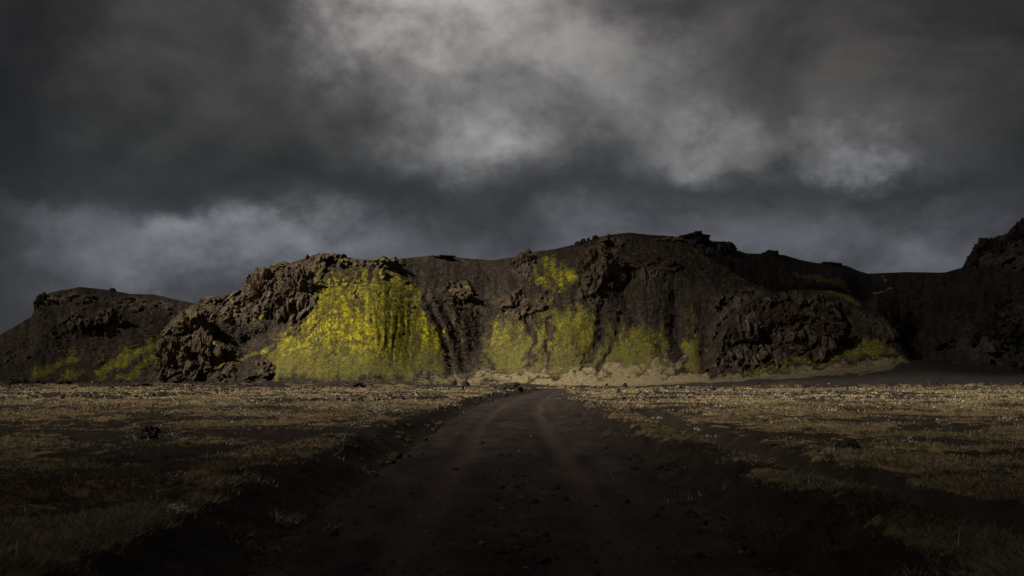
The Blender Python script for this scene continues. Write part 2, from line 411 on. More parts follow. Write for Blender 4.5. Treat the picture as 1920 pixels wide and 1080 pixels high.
MAIN_RIDGE = [(262, 722), (278, 714), (290, 668), (303, 622), (322, 598), (345, 580), (372, 567), (400, 557), (440, 546), (462, 536), (476, 527), (500, 516), (520, 503), (545, 491), (572, 483), (600, 474), (640, 478), (680, 486), (718, 488), (735, 487), (780, 482), (805, 479), (850, 481), (870, 484), (920, 488), (970, 481), (1000, 472), (1040, 467), (1070, 460), (1100, 452), (1130, 443), (1160, 438), (1180, 436), (1215, 440), (1250, 442), (1275, 446), (1305, 467), (1340, 490), (1380, 515), (1420, 535), (1455, 549), (1520, 590), (1580, 640), (1640, 690)]
MAIN_BASE = [(262, 724), (500, 722), (700, 723), (860, 728), (1000, 731), (1120, 729), (1300, 719), (1450, 707), (1560, 698), (1640, 692)]
GULLIES = [([(800, 555), (826, 610), (842, 660), (848, 705)], 7, 5), ([(828, 570), (852, 622), (866, 672), (870, 700)], 8, 5), ([(905, 610), (895, 640), (884, 680)], 16, 3.5),
           ([(985, 590), (1000, 640), (992, 690)], 6, 2.5), ([(1030, 600), (1028, 650), (1018, 700)], 6, 2.5), ([(1130, 560), (1128, 630), (1100, 690), (1080, 706)], 9, 4), ([(1165, 590), (1150, 650), (1120, 700)], 6, 2.5),
           ([(1265, 560), (1268, 630), (1282, 690)], 13, 6), ([(1230, 640), (1245, 680)], 6, 2.5), ([(1325, 580), (1322, 640), (1318, 695)], 12, 5), ([(1360, 560), (1345, 640)], 10, 4),
           ([(575, 575), (520, 615), (470, 640)], 12, 5), ([(1150, 470), (1165, 540), (1190, 600)], 10, 5)]
def main_relief(PX, PY, T):
    m = np.sin(np.pi * np.clip(T, 0, 1)) ** .6
    wob = PX + 10 * fbm(PX / 60, PY / 60, 0 * PX, 3, .5, 61)
    d = -11 * np.where(wob < 795, np.exp(-((wob - 795) / 230) ** 2), np.exp(-((wob - 795) / 120) ** 2)) * np.exp(-((PY - 640) / 170) ** 2)
    d += 6 * gau(wob, PY, 915, 600, 60, 130)
    d += -6 * gau(wob, PY, 1062, 640, 55, 80) - 5 * gau(wob, PY, 1205, 650, 50, 70) + 4 * gau(wob, PY, 1275, 600, 30, 100) - 3 * gau(wob, PY, 1295, 665, 18, 40)
    d += 9 * gau(wob, PY, 470, 640, 45, 60) - 9 * gau(wob, PY, 345, 660, 48, 80) - 7 * gau(wob, PY, 505, 545, 70, 45)
    d += -7 * gau(wob, PY, 1122, 510, 34, 45) + 6 * gau(wob, PY, 1170, 520, 25, 60) - 4 * gau(wob, PY, 1220, 505, 45, 35) + 7 * gau(wob, PY, 1040, 505, 36, 36)
    d += -4 * gau(wob, PY, 855, 555, 36, 24) - 4 * gau(wob, PY, 968, 575, 40, 34) - 8 * gau(PX, PY, 1400, 590, 70, 60)
    for pts, w, dep in GULLIES:
        d += .55 * dep * np.exp(-(seg_dist(wob, PY, pts) / w) ** 2)
    # small runnels down the slope
    run = fbm(PX / 13 + .4 * fbm(PX / 30, PY / 30, 0 * PX, 2, .5, 3), PY / 90, 0 * PX, 3, .55, 77, True)
    d += .7 * run * sst(.05, .2, T) * (1 - sst(.7, .95, T))
    return d * m
def main_masks(x, y, T, P):
    run = fbm(x / 9, y / 45, 0 * x, 4, .55, 41)
    moss = -.25 + 0 * x
    big = [(588, 512), (640, 490), (700, 498), (745, 506), (790, 548), (808, 585), (838, 640), (850, 700), (760, 706), (640, 710), (512, 700), (498, 655), (552, 602), (580, 560)]
    moss += .98 * poly_mask(x, y, big, 24)
    th = np.arctan2(x - 690, y - 360); rr = np.hypot(x - 690, y - 360)
    ribs = fbm(th * 17 + .02 * (y - 500), rr / 95, 0 * x, 4, .6, 48)
    moss -= lerp_pts([(480, 3.6), (560, 3.0), (620, 2.0), (700, 1.0)], y) * np.maximum(0, ribs + .02)
    moss += .34 * np.exp(-((x - 1090) / 270) ** 2 - ((y - 650) / 55) ** 2)
    moss += .35 * gau(x, y, 735, 522, 45, 20) + .3 * gau(x, y, 782, 552, 24, 18) - .32 * sst(560, 505, y) * (x > 500) * (x < 860)
    moss -= .8 * np.maximum(0, fbm(x / 11 + .3 * fbm(x / 30, y / 30, 0 * x, 2, .5, 52), y / 70, 0 * x, 3, .6, 53) * 2.4) * (x > 850)
    moss += .45 * gau(x, y, 710, 620, 90, 50) - .55 * np.maximum(0, fbm(x / 20 + y / 60, y / 40, 0 * x, 3, .5, 45) * 2.2) - .28 * gau(x, y, 660, 640, 26, 22) - .35 * gau(x, y, 600, 640, 22, 20) - .3 * gau(x, y, 655, 520, 30, 16) - .35 * gau(x, y, 770, 570, 22, 22)
    moss += .88 * poly_mask(x, y, [(1000, 484), (1055, 488), (1084, 512), (1078, 542), (1030, 542), (1004, 522)], 10) + .3 * gau(x, y, 1018, 525, 12, 12) + .3 * gau(x, y, 1068, 530, 14, 12)
    low = [(866, 640), (890, 585), (975, 600), (1030, 562), (1075, 545), (1130, 555), (1150, 600), (1200, 600), (1290, 600), (1330, 640), (1340, 712), (1200, 716), (1100, 716), (1000, 716), (870, 716)]
    moss += .66 * poly_mask(x, y, low, 50) + .45 * gau(x, y, 1085, 610, 28, 26) + .3 * gau(x, y, 1190, 655, 60, 24) + .25 * gau(x, y, 980, 680, 60, 14)
    moss += .75 * poly_mask(x, y, [(1283, 640), (1308, 648), (1318, 694), (1288, 694)], 7) + .8 * poly_mask(x, y, [(1330, 655), (1380, 668), (1470, 688), (1400, 704), (1328, 704)], 10)
    for px, py, sx, sy, am in [(410, 660, 11, 26, 1.3), (437, 570, 10, 12, 1.1), (425, 580, 12, 8, .9), (395, 610, 10, 8, .6), (985, 515, 9, 8, 1.0), (1130, 488, 12, 8, .8), (1280, 455, 20, 8, .4), (870, 547, 10, 4, .9), (490, 597, 14, 4, .8), (1310, 480, 26, 10, .35), (1180, 550, 30, 12, .35), (890, 492, 30, 8, .4), (700, 490, 18, 6, .5), (630, 480, 24, 5, .5)]:
        moss += am * gau(x, y, px, py, sx, sy)
    moss += .9 * np.exp(-(seg_dist(x, y, [(420, 692), (470, 668), (500, 655)]) / 4) ** 2) + .7 * np.exp(-(seg_dist(x, y, [(1300, 465), (1400, 525), (1440, 545)]) / 6) ** 2) * .6
    for pts, w, dep in GULLIES:
        moss -= (.75 + .05 * dep) * np.exp(-(seg_dist(x, y, pts) / (w * .9)) ** 2)
    moss += .5 * run * (moss > -.1)
    rock = 0 * x
    for poly, s in [([(283, 720), (292, 660), (306, 618), (345, 582), (398, 590), (405, 640), (430, 650), (440, 718)], 10), ([(400, 560), (470, 528), (525, 500), (600, 476), (600, 520), (590, 560), (560, 605), (500, 600), (420, 605)], 8),
                    ([(560, 484), (600, 470), (680, 484), (735, 484), (728, 512), (690, 503), (620, 512), (570, 520)], 7), ([(835, 540), (878, 535), (885, 562), (850, 570)], 9), ([(940, 560), (990, 552), (1010, 590), (960, 600)], 9),
                    ([(1085, 560), (1092, 490), (1120, 448), (1160, 448), (1165, 520), (1150, 560)], 8), ([(1165, 480), (1240, 475), (1262, 510), (1215, 530), (1170, 520)], 8), ([(985, 478), (1002, 472), (1004, 500), (990, 520), (955, 520)], 6),
                    ([(470, 720), (480, 690), (500, 670), (520, 720)], 7), ([(1330, 560), (1420, 545), (1480, 600), (1420, 680), (1350, 650)], 20)]:
        rock = np.maximum(rock, poly_mask(x, y, poly, s))
    rock = np.maximum(rock, .55 * sst(.1, .28, fbm(x / 55, y / 40, 0 * x, 4, .5, 55)) * sst(.25, .5, T))
    sand = lerp_pts([(250, 0), (640, .25), (780, .55), (880, .8), (1000, .95), (1110, 1.15), (1280, 1.15), (1330, .95), (1400, .85), (1640, .7)], x)
    up = lerp_pts([(262, 3), (500, 8), (820, 16), (880, 24), (1100, 28), (1250, 24), (1400, 13), (1640, 9)], x)
    by = lerp_pts(MAIN_BASE, x)
    slant = .5 * fbm((x + 1.6 * (y - 700)) / 13 + 1.5 * fbm(x / 60, y / 20, 0 * x, 2, .5, 50), y / 50, 0 * x, 4, .6, 47) + .9 * fbm((x + 1.0 * y) / 45, y / 22, 0 * x, 4, .6, 51)
    sand = sand * sst(-2.6, -.5, (y - by) / up + 2.4 * slant) - .6 * sst(0, .3, -slant)
    moss -= .7 * sst(.5, .9, sand)
    dry = .85 * sst(630, 690, y + 22 * fbm(x / 18, y / 60, 0 * x, 3, .5, 49)) + .50 * poly_mask(x, y, low, 42) + .25 * fbm(x / 25, y / 25, 0 * x, 3, .5, 46)
    return dict(moss=moss, rock=rock * (1 - .75 * sst(.35, .7, moss)), sand=sand, dry=np.clip(dry, 0, .9))
o = make_hill('hill', 262, 1640, 1000, 250, MAIN_RIDGE, MAIN_BASE,
    [(262, 395), (400, 388), (500, 386), (650, 380), (820, 384), (900, 398), (1000, 392), (1150, 385), (1300, 385), (1450, 395), (1640, 405)],
    [(262, 398), (300, 425), (345, 445), (400, 452), (470, 455), (600, 462), (720, 470), (760, 505), (815, 525), (900, 530), (1000, 505), (1100, 500), (1180, 515), (1280, 500), (1340, 485), (1455, 450), (1640, 410)],
    main_relief, main_masks, MAT_HILL, 2.3, 11)
struct(o, 'big rocky hill with sunlit yellow moss slopes in the centre')

LEFT_RIDGE = [(-420, 690), (-200, 668), (-60, 645), (0, 628), (30, 611), (58, 594), (64, 584), (67, 562), (78, 554), (100, 547), (150, 538), (200, 543), (245, 551), (290, 552), (330, 562), (400, 575), (520, 600)]
LEFT_BASE = [(-420, 722), (0, 722), (520, 722)]
def left_relief(PX, PY, T):
    d = -10 * gau(PX, PY, 165, 605, 60, 22) + 6 * gau(PX, PY, 120, 650, 40, 40) - 8 * gau(PX, PY, 260, 670, 50, 40) + 7 * gau(PX, PY, 330, 620, 40, 50)
    d += -12 * gau(PX, PY, 75, 570, 16, 24) + 2.2 * fbm(PX / 20 - PY / 28, PY / 70, 0 * PX, 3, .55, 78, True)
    return d * np.sin(np.pi * np.clip(T, 0, 1)) ** .6
def left_masks(x, y, T, P):
    moss = -.30 + .35 * fbm(x / 40, y / 25, 0 * x, 4, .5, 42)
    for pts, w, am in [([(186, 700), (235, 674), (306, 640)], 10, 1.25), ([(215, 714), (260, 696), (292, 670)], 7, 1.0), ([(195, 690), (230, 655)], 4, .7), ([(70, 697), (110, 677), (135, 668)], 11, .8), ([(120, 714), (148, 698)], 9, .9), ([(285, 630), (270, 640)], 4, .6)]:
        moss += am * np.exp(-(seg_dist(x, y, pts) / w) ** 2)
    rock = poly_mask(x, y, [(120, 622), (128, 592), (170, 602), (205, 588), (220, 615), (200, 628), (160, 618)], 6)
    rock = np.maximum(rock, poly_mask(x, y, [(62, 590), (66, 552), (100, 548), (330, 566), (330, 590), (230, 575), (120, 570), (80, 590)], 8) * .9)
    rock = np.maximum(rock, .5 * sst(.05, .25, fbm(x / 50, y / 40, 0 * x, 4, .5, 56)))
    return dict(moss=moss, rock=rock, sand=.25 * sst(700, 720, y), dry=.35 + 0 * x)
o = make_hill('hill', -420, 520, 520, 150, LEFT_RIDGE, LEFT_BASE, [(-420, 440), (520, 435)], [(-420, 520), (70, 530), (200, 560), (520, 560)], left_relief, left_masks, MAT_HILL, 2.2, 23)
struct(o, 'dim flat-topped brown hill at the far left')

BACK_RIDGE = [(1180, 470), (1240, 452), (1278, 442), (1290, 440), (1312, 441), (1328, 449), (1345, 452), (1366, 458), (1373, 466), (1400, 475), (1432, 476), (1470, 478), (1500, 487), (1530, 493), (1570, 495), (1590, 499), (1610, 508), (1628, 513), (1700, 510), (1760, 511), (1900, 505), (2100, 500)]
def back_masks(x, y, T, P):
    moss = -.4 + 0 * x
    for pts, am in [([(1488, 508), (1540, 525), (1602, 540)], .85), ([(1560, 522), (1600, 534)], .6)]:
        moss += am * np.exp(-(seg_dist(x, y, pts) / 5) ** 2)
    rock = np.maximum(poly_mask(x, y, [(1270, 450), (1285, 435), (1330, 440), (1372, 455), (1378, 475), (1320, 475), (1290, 462)], 8), .5 * sst(.1, .3, fbm(x / 50, y / 30, 0 * x, 4, .5, 57)))
    sand = 1.0 * np.exp(-(seg_dist(x, y, [(1640, 547), (1668, 536)]) / 2.2) ** 2) + .8 * np.exp(-(seg_dist(x, y, [(1652, 519), (1662, 524)]) / 1.8) ** 2)
    return dict(moss=moss, rock=rock, sand=sand, dry=.6 + 0 * x)
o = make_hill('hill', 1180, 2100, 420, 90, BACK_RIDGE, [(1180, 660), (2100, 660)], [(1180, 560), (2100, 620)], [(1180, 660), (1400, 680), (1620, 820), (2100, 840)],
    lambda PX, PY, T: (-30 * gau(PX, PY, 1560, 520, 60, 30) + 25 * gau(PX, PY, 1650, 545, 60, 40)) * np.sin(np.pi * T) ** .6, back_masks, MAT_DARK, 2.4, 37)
struct(o, 'dark ridge behind the mossy hill sloping down to the right')

KNOB_RIDGE = [(1330, 690), (1345, 640), (1372, 588), (1410, 560), (1460, 548), (1500, 543), (1560, 545), (1592, 553), (1612, 563), (1640, 580), (1668, 603), (1688, 636), (1704, 668), (1720, 690)]
KNOB_BASE = [(1330, 716), (1450, 706), (1600, 694), (1720, 684)]
def knob_masks(x, y, T, P):
    moss = -.35 + .25 * fbm(x / 30, y / 20, 0 * x, 4, .5, 43)
    moss += 1.0 * np.exp(-(seg_dist(x, y, [(1555, 549), (1590, 557), (1614, 570)]) / 6) ** 2)
    moss += 1.0 * poly_mask(x, y, [(1540, 672), (1600, 640), (1640, 636), (1696, 660), (1640, 674), (1560, 680), (1400, 700), (1380, 692)], 7)
    moss += .7 * np.exp(-(seg_dist(x, y, [(1510, 618), (1545, 630), (1570, 625)]) / 4) ** 2)
    rock = .95 * poly_mask(x, y, [(1340, 690), (1372, 590), (1420, 560), (1500, 548), (1570, 556), (1600, 590), (1590, 640), (1540, 672), (1440, 690)], 12)
    rock = np.maximum(rock, .8 * poly_mask(x, y, [(1600, 580), (1650, 592), (1690, 640), (1640, 632)], 10))
    by = lerp_pts(KNOB_BASE, x)
    return dict(moss=moss, rock=rock, sand=.75 * sst(-20, -4, y - by + 14 * fbm(x / 26, y / 12, 0 * x, 4, .6, 44)) + .5 * fbm((x + 2 * y) / 18, y / 8, 0 * x, 3, .6, 45), dry=.55 + 0 * x)
o = make_hill('hill', 1330, 1720, 330, 130, KNOB_RIDGE, KNOB_BASE, [(1330, 372), (1720, 372)], [(1330, 390), (1480, 420), (1600, 425), (1720, 385)],
    lambda PX, PY, T: (8 * gau(PX, PY, 1590, 610, 22, 50) - 7 * gau(PX, PY, 1500, 620, 60, 40) + 6 * gau(PX, PY, 1440, 600, 18, 60)) * np.sin(np.pi * T) ** .6, knob_masks, MAT_HILL, 2.1, 49)
struct(o, 'rounded reddish brown rock knoll in front of the dark ridge')

RIGHT_RIDGE = [(1590, 690), (1612, 640), (1630, 580), (1645, 552), (1700, 532), (1760, 514), (1800, 503), (1830, 492), (1836, 478), (1838, 458), (1846, 450), (1862, 446), (1880, 441), (1898, 434), (1908, 428), (1920, 424), (1980, 408), (2080, 380), (2260, 340)]
def right_masks(x, y, T, P):
    rock = np.maximum(poly_mask(x, y, [(1828, 505), (1838, 445), (1890, 430), (1925, 412), (2200, 330), (2200, 500), (1925, 505)], 6), .85 * poly_mask(x, y, [(1770, 655), (1800, 625), (1850, 590), (1925, 560), (1925, 690), (1850, 690)], 12))
    rock = np.maximum(rock, .4 * sst(.05, .25, fbm(x / 50, y / 40, 0 * x, 4, .5, 58)))
    moss = -.45 + .5 * gau(x, y, 1800, 650, 40, 14)
    return dict(moss=moss, rock=rock, sand=-.3 + 0 * x, dry=.7 + 0 * x)
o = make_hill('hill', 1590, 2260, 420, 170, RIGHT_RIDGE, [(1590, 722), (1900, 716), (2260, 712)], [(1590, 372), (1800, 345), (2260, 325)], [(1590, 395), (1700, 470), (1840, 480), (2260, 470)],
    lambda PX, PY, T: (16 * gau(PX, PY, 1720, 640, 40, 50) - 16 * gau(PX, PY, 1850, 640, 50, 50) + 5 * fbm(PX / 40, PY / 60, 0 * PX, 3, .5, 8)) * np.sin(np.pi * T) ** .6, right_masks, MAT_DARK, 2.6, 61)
struct(o, 'near-black hillside with a jagged cliff at the far right')

# ------------------------------------------------------------------ plain, road
def road_c(Y): return lerp_pts([(0, 0), (50, 0.0), (75, .2), (100, .9), (130, 2.6), (160, 4.4), (190, 6.4), (215, 8.2), (235, 9.5), (250, 10.5)], Y)
CH = [  # hollows and an old parallel track: polyline, half width, depth
    ([(-48, 47), (-30, 46), (-19, 47.5), (-10, 53)], 1.3, .55), ([(-30, 84), (-22, 86), (-14, 92), (-7, 104), (-5, 118)], 2.6, .75),
    ([(7.6, 66), (6.9, 44), (6.5, 27), (6.4, 20), (6.6, 13), (7.2, 6)], .75, .42), ([(10, 60), (22, 52), (40, 50)], .9, .35), ([(9, 30), (15, 28), (24, 29)], .8, .3),
    ([(-12, 70), (-20, 66), (-32, 66)], 1.0, .3), ([(-6.8, 30), (-9, 26), (-13, 25)], 1.0, .3), ([(12, 92), (30, 86), (60, 88)], 1.5, .4)]
FAR_Z = [(-300, -.2), (-110, -.35), (-60, -.6), (-20, -1.15), (30, -1.2), (70, -.8), (130, -.1), (200, .5), (400, 1)]
def ground_parts(X, Y):
    n1 = fbm(X / 14, Y / 14, 0 * X, 4, .5, 101); n2 = fbm(X / 2.6, Y / 2.6, 0 * X, 4, .55, 102); n3 = fbm(X / .55, Y / .55, 0 * X, 3, .55, 103)
    far = sst(140, 340, Y)
    z = .55 * n1 + .42 * n2 + .13 * n3 + lerp_pts(FAR_Z, X * 400 / np.maximum(Y, 60)) * far
    mound = sst(170, 230, Y) * np.maximum(0, fbm(X / 11, Y / 26, 0 * X, 3, .5, 105) * 2.2 - .12)
    z = z + 2.0 * mound
    bare = np.clip(.9 * mound * 2.2, 0, .8)
    for pts, w, dep in CH:
        d = seg_dist(X + .9 * n1 + .6 * n2, Y + 1.5 * n1 + .6 * n2, pts)
        z = z - dep * (1 - sst(.45 * w, 1.35 * w, d)); bare = np.maximum(bare, 1 - sst(.6 * w, 1.3 * w, d))
    d = np.abs(X - road_c(Y) + .5 * fbm(X / 5, Y / 5, 0 * X, 3, .5, 104) + .9 * n2 + .45 * n3)
    on = sst(250, 215, Y) if False else 1 - sst(205, 240, Y)
    d = d * (1 + .45 * sst(110, 190, Y))
    k = on * (1 - sst(3.2, 4.7, d))
    z = z * (1 - k) + k * (-.50 + .08 * n2 + .05 * n3) - .35 * on * (1 - sst(2.1, 2.9, d)) + on * .14 * gau(d, 0 * d, 5.1, 0, .6, 1)
    bank = on * sst(2.9, 3.5, d) * (1 - sst(4.7, 5.3, d))
    z = z + bank * (.20 * n3 + .16 * fbm(X / 1.1, Y / 1.1, 0 * X, 3, .55, 106))
    bare = np.maximum(bare, on * (1 - sst(3.8, 4.7, d + .8 * n3)))
    return z, bare, n1, n2, n3, d
def ground_z(x, y):
    return float(ground_parts(np.array([float(x)]), np.array([float(y)]))[0][0])
def grassy(X, Y, bare, n1, n2):
    p = fbm(X / 7, Y / 7, 0 * X + 5, 4, .55, 110)
    g = .54 + 2.1 * p + 1.1 * n2 + .05 * sst(40, 110, Y) - 1.6 * bare
    g -= .40 * gau(X, Y, -8.5, 34, 3.5, 12) * 1.0
    return np.clip(g, 0, 1)
def build_ground():
    m, p = new_mat('plain'); co = objco()
    a = noise(co, 1.3, 6, .65).outputs[0]; b = noise(co, .16, 5, .6).outputs[0]; c = noise(co, 7.0, 4, .6).outputs[0]
    soil = ramp(a, [(.3, (.014, .0115, .010)), (.55, (.030, .022, .0175)), (.75, (.055, .042, .033))]).outputs[0]
    grass = mixc(sst_node(b, .4, .62), ramp(a, [(.3, (.085, .056, .030)), (.55, (.185, .132, .068)), (.75, (.30, .225, .125))]).outputs[0], ramp(a, [(.3, (.055, .040, .022)), (.55, (.12, .087, .045)), (.75, (.22, .165, .09))]).outputs[0])
    f = sst_node(M('ADD', attr('grass'), M('ADD', M('MULTIPLY', M('SUBTRACT', a, .5), 1.3), M('MULTIPLY', M('SUBTRACT', c, .5), .5))), .38, .62)
    L(mixc(f, soil, grass), p.inputs['Base Color'])
    bump(p, M('ADD', M('MULTIPLY', c, .5), M('MULTIPLY_ADD', f, .6, a)), .9, .12)
    nc = 720
    az = np.linspace(-math.radians(40), math.radians(40), nc)
    az = np.concatenate([az])
    inv = np.linspace(1 / 5.0, 1 / 420.0, 430)
    r = np.concatenate([1 / inv[:300], 1 / np.linspace(inv[300], 1 / 420., 200)[1:], np.geomspace(430, 9000, 24)])
    R, A = np.meshgrid(r, az, indexing='ij')
    X, Y = R * np.sin(A), R * np.cos(A)
    z, bare, n1, n2, n3, d = ground_parts(X, Y)
    z = np.where(R > 425, -6 - .002 * R + 0 * z, z)
    gm = grassy(X, Y, bare, n1, n2) 
    o = mesh_obj('ground', np.stack([X, Y, z], -1), grid_faces(len(r), nc), m, {'grass': gm})
    struct(o, 'broad plain of dry golden grass and dark volcanic soil')
build_ground()

def build_road():
    m, p = new_mat('cinder_road'); co = objco((1, .35, 1)); co2 = objco()
    a = noise(co, 1.1, 6, .62).outputs[0]; b = noise(co2, 9.0, 5, .7).outputs[0]; c = noise(co, .28, 4, .55).outputs[0]
    col = ramp(a, [(.3, (.016, .0125, .011)), (.52, (.034, .026, .0225)), (.75, (.066, .051, .044))]).outputs[0]
    col = mixc(M('MULTIPLY', sst_node(M('MULTIPLY_ADD', M('SUBTRACT', c, .5), 1.4, attr('rut')), .35, .8), .75), col, mixc(a, (.038, .0255, .022), (.074, .051, .044)))
    col = mixc(sst_node(b, .66, .74), col, (.16, .145, .125))
    L(col, p.inputs['Base Color']); bump(p, M('MULTIPLY_ADD', b, .6, a), .8, .06)
    r = np.concatenate([1 / np.linspace(1 / 4.0, 1 / 60., 330), np.linspace(60.5, 214, 240)])
    u = np.linspace(-4.15, 4.15, 150)
    Y, U = np.meshgrid(r, u, indexing='ij')
    X = road_c(Y) + U / (1 + .45 * sst(110, 190, Y))
    w = U + .28 * fbm(Y / 16, 0 * Y, 0 * Y, 3, .5, 120) 
    rut = sum(np.exp(-((w - c_) / .42) ** 2) * k for c_, k in ((-1.55, 1.), (1.45, 1.), (2.35, .55), (-2.5, .45)))
    mid = np.exp(-(w / .55) ** 2)
    n = fbm(X / .5, Y / .5, 0 * X, 4, .6, 121); n2 = fbm(X / 2.2, Y / 3.5, 0 * X, 3, .5, 122)
    z = -.455 - .085 * rut + .035 * mid + .05 * n * (1 + .6 * mid) + .09 * n2
    edge = sst(2.9, 4.15, np.abs(U))
    gz = ground_parts(X, Y)[0]
    z = z * (1 - edge) + (gz - .06) * edge
    o = mesh_obj('road', np.stack([X, Y, z], -1), grid_faces(*X.shape)[:, ::-1], m, {'rut': rut})
    struct(o, 'dark reddish cinder track with wheel ruts leading to the hill')
build_road()
def road_z(x, y):
    return -.47

# dark sand fan and its pale wheel tracks at the foot of the right hills
def build_fan():
    m, p = new_mat('dark_sand'); co = objco()
    a = noise(co, .5, 6, .65).outputs[0]
    col = ramp(a, [(.3, (.014, .012, .0115)), (.6, (.030, .025, .0225)), (.8, (.05, .041, .035))]).outputs[0]
    col = mixc(sst_node(M('MULTIPLY_ADD', M('SUBTRACT', a, .5), .8, attr('track')), .40, .9), col, (.105, .082, .058))
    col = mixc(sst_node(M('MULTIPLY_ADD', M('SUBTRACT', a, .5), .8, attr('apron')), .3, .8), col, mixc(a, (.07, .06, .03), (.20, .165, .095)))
    L(col, p.inputs['Base Color']); bump(p, a, .7, .4)
    cols = np.linspace(1060, 2300, 420); t = np.linspace(0, 1, 60)
    PX, T = np.meshgrid(cols, t)
    top = smooth_pts([(1060, 728), (1120, 727), (1200, 722), (1300, 715), (1420, 706), (1520, 700), (1600, 692), (1660, 682), (1720, 672), (1760, 674), (1850, 690), (2300, 690)], cols, 40) + 2.5 * fbm(cols / 30, 0 * cols, 0 * cols, 3, .5, 132)
    bot = lerp_pts([(1060, 731), (1200, 731), (1400, 728), (1600, 722), (1800, 716), (2300, 712)], cols)
    PY = bot + (top - bot) * T
    Y = 262 + (lerp_pts([(1060, 300), (1300, 345), (1720, 392), (2300, 380)], cols) - 262) * T
    P = px_point(PX, PY, Y)
    P[..., 2] += .35 * fbm(P[..., 0] / 12, P[..., 1] / 12, 0 * PX, 4, .5, 130) * sst(0, .15, T)
    zg = ground_parts(P[..., 0], P[..., 1])[0]
    P[..., 2] = (zg - .5) + (P[..., 2] - zg + .5) * sst(0, .3, T)
    x, y = PX + 5 * fbm(PX / 40, PY / 20, 0 * PX, 3, .5, 131), PY + 7 * fbm(PX / 70, PY / 60, 0 * PX, 3, .5, 133)
    tr = 0 * PX
    for pts, w in [([(1170, 722), (1300, 714), (1450, 704), (1560, 698)], 2.2), ([(1620, 692), (1680, 678), (1712, 672)], 1.8), ([(1610, 703), (1660, 690), (1690, 680)], 2.0)]:
        tr = np.maximum(tr, np.exp(-(seg_dist(x, y, pts) / w) ** 2))
    ap = sst(.50, .95, T + .5 * fbm(PX / 40, PY / 8, 0 * PX, 3, .55, 134)) * (1 - sst(1640, 1740, PX))  # olive and tan sand along the top, its sunlit tone put into the colour
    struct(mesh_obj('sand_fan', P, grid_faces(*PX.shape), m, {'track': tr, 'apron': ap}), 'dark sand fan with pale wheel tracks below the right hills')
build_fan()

# ------------------------------------------------------------------ rocks
def rock_mesh(name, seed, sub, blocky=.55, rough=.25, mat=MAT_CRAG, columns=0.0, flat=.0):
    bm = bmesh.new(); bmesh.ops.create_icosphere(bm, subdivisions=sub, radius=1.0)
    me = bpy.data.meshes.new(name); bm.to_mesh(me); bm.free()
    n = len(me.vertices); co = np.empty(n * 3, np.float32); me.vertices.foreach_get('co', co); v = co.reshape(-1, 3).astype(float)
    s = seed * 3.17
    d = v / np.linalg.norm(v, axis=1, keepdims=True)
    r = 1 + .5 * fbm(d[:, 0] * 1.3 + s, d[:, 1] * 1.1, d[:, 2] * 1.1, 2, .5, seed)
    va, ta, ca = facets(d[:, 0] * 1.9 + s, d[:, 1] * 1.9, d[:, 2] * 1.6, seed + 1)
    vb, tb, cb = facets(d[:, 0] * 4.6 + s, d[:, 1] * 4.6, d[:, 2] * 3.6, seed + 5)
    r = r + blocky * (.75 * va + .38 * vb * (sub > 2) - .12 * (1 - sst(0, .1, ca)) - .08 * (1 - sst(0, .1, cb)))
    r = r + .55 * rough * fbm(d[:, 0] * 5 + s, d[:, 1] * 5, d[:, 2] * 5, 4, .62, seed + 2)
    if columns: r = r + columns * fbm(d[:, 0] * 7 + s, d[:, 1] * 7, d[:, 2] * 1.1, 3, .55, seed + 3, True)
    v = d * r[:, None]
    if flat: v[:, 2] = np.where(v[:, 2] > flat, flat + .25 * (v[:, 2] - flat), v[:, 2])
    me.vertices.foreach_set('co', v.astype(np.float32).ravel())
    me.polygons.foreach_set('use_smooth', np.full(len(me.polygons), False)); me.update(); me.materials.append(mat)
    return me
def place(name, me, loc, scale, rot=(0, 0, 0)):
    o = bpy.data.objects.new(name, me); sc.collection.objects.link(o); o.location = loc; o.scale = scale; o.rotation_euler = rot
    return o

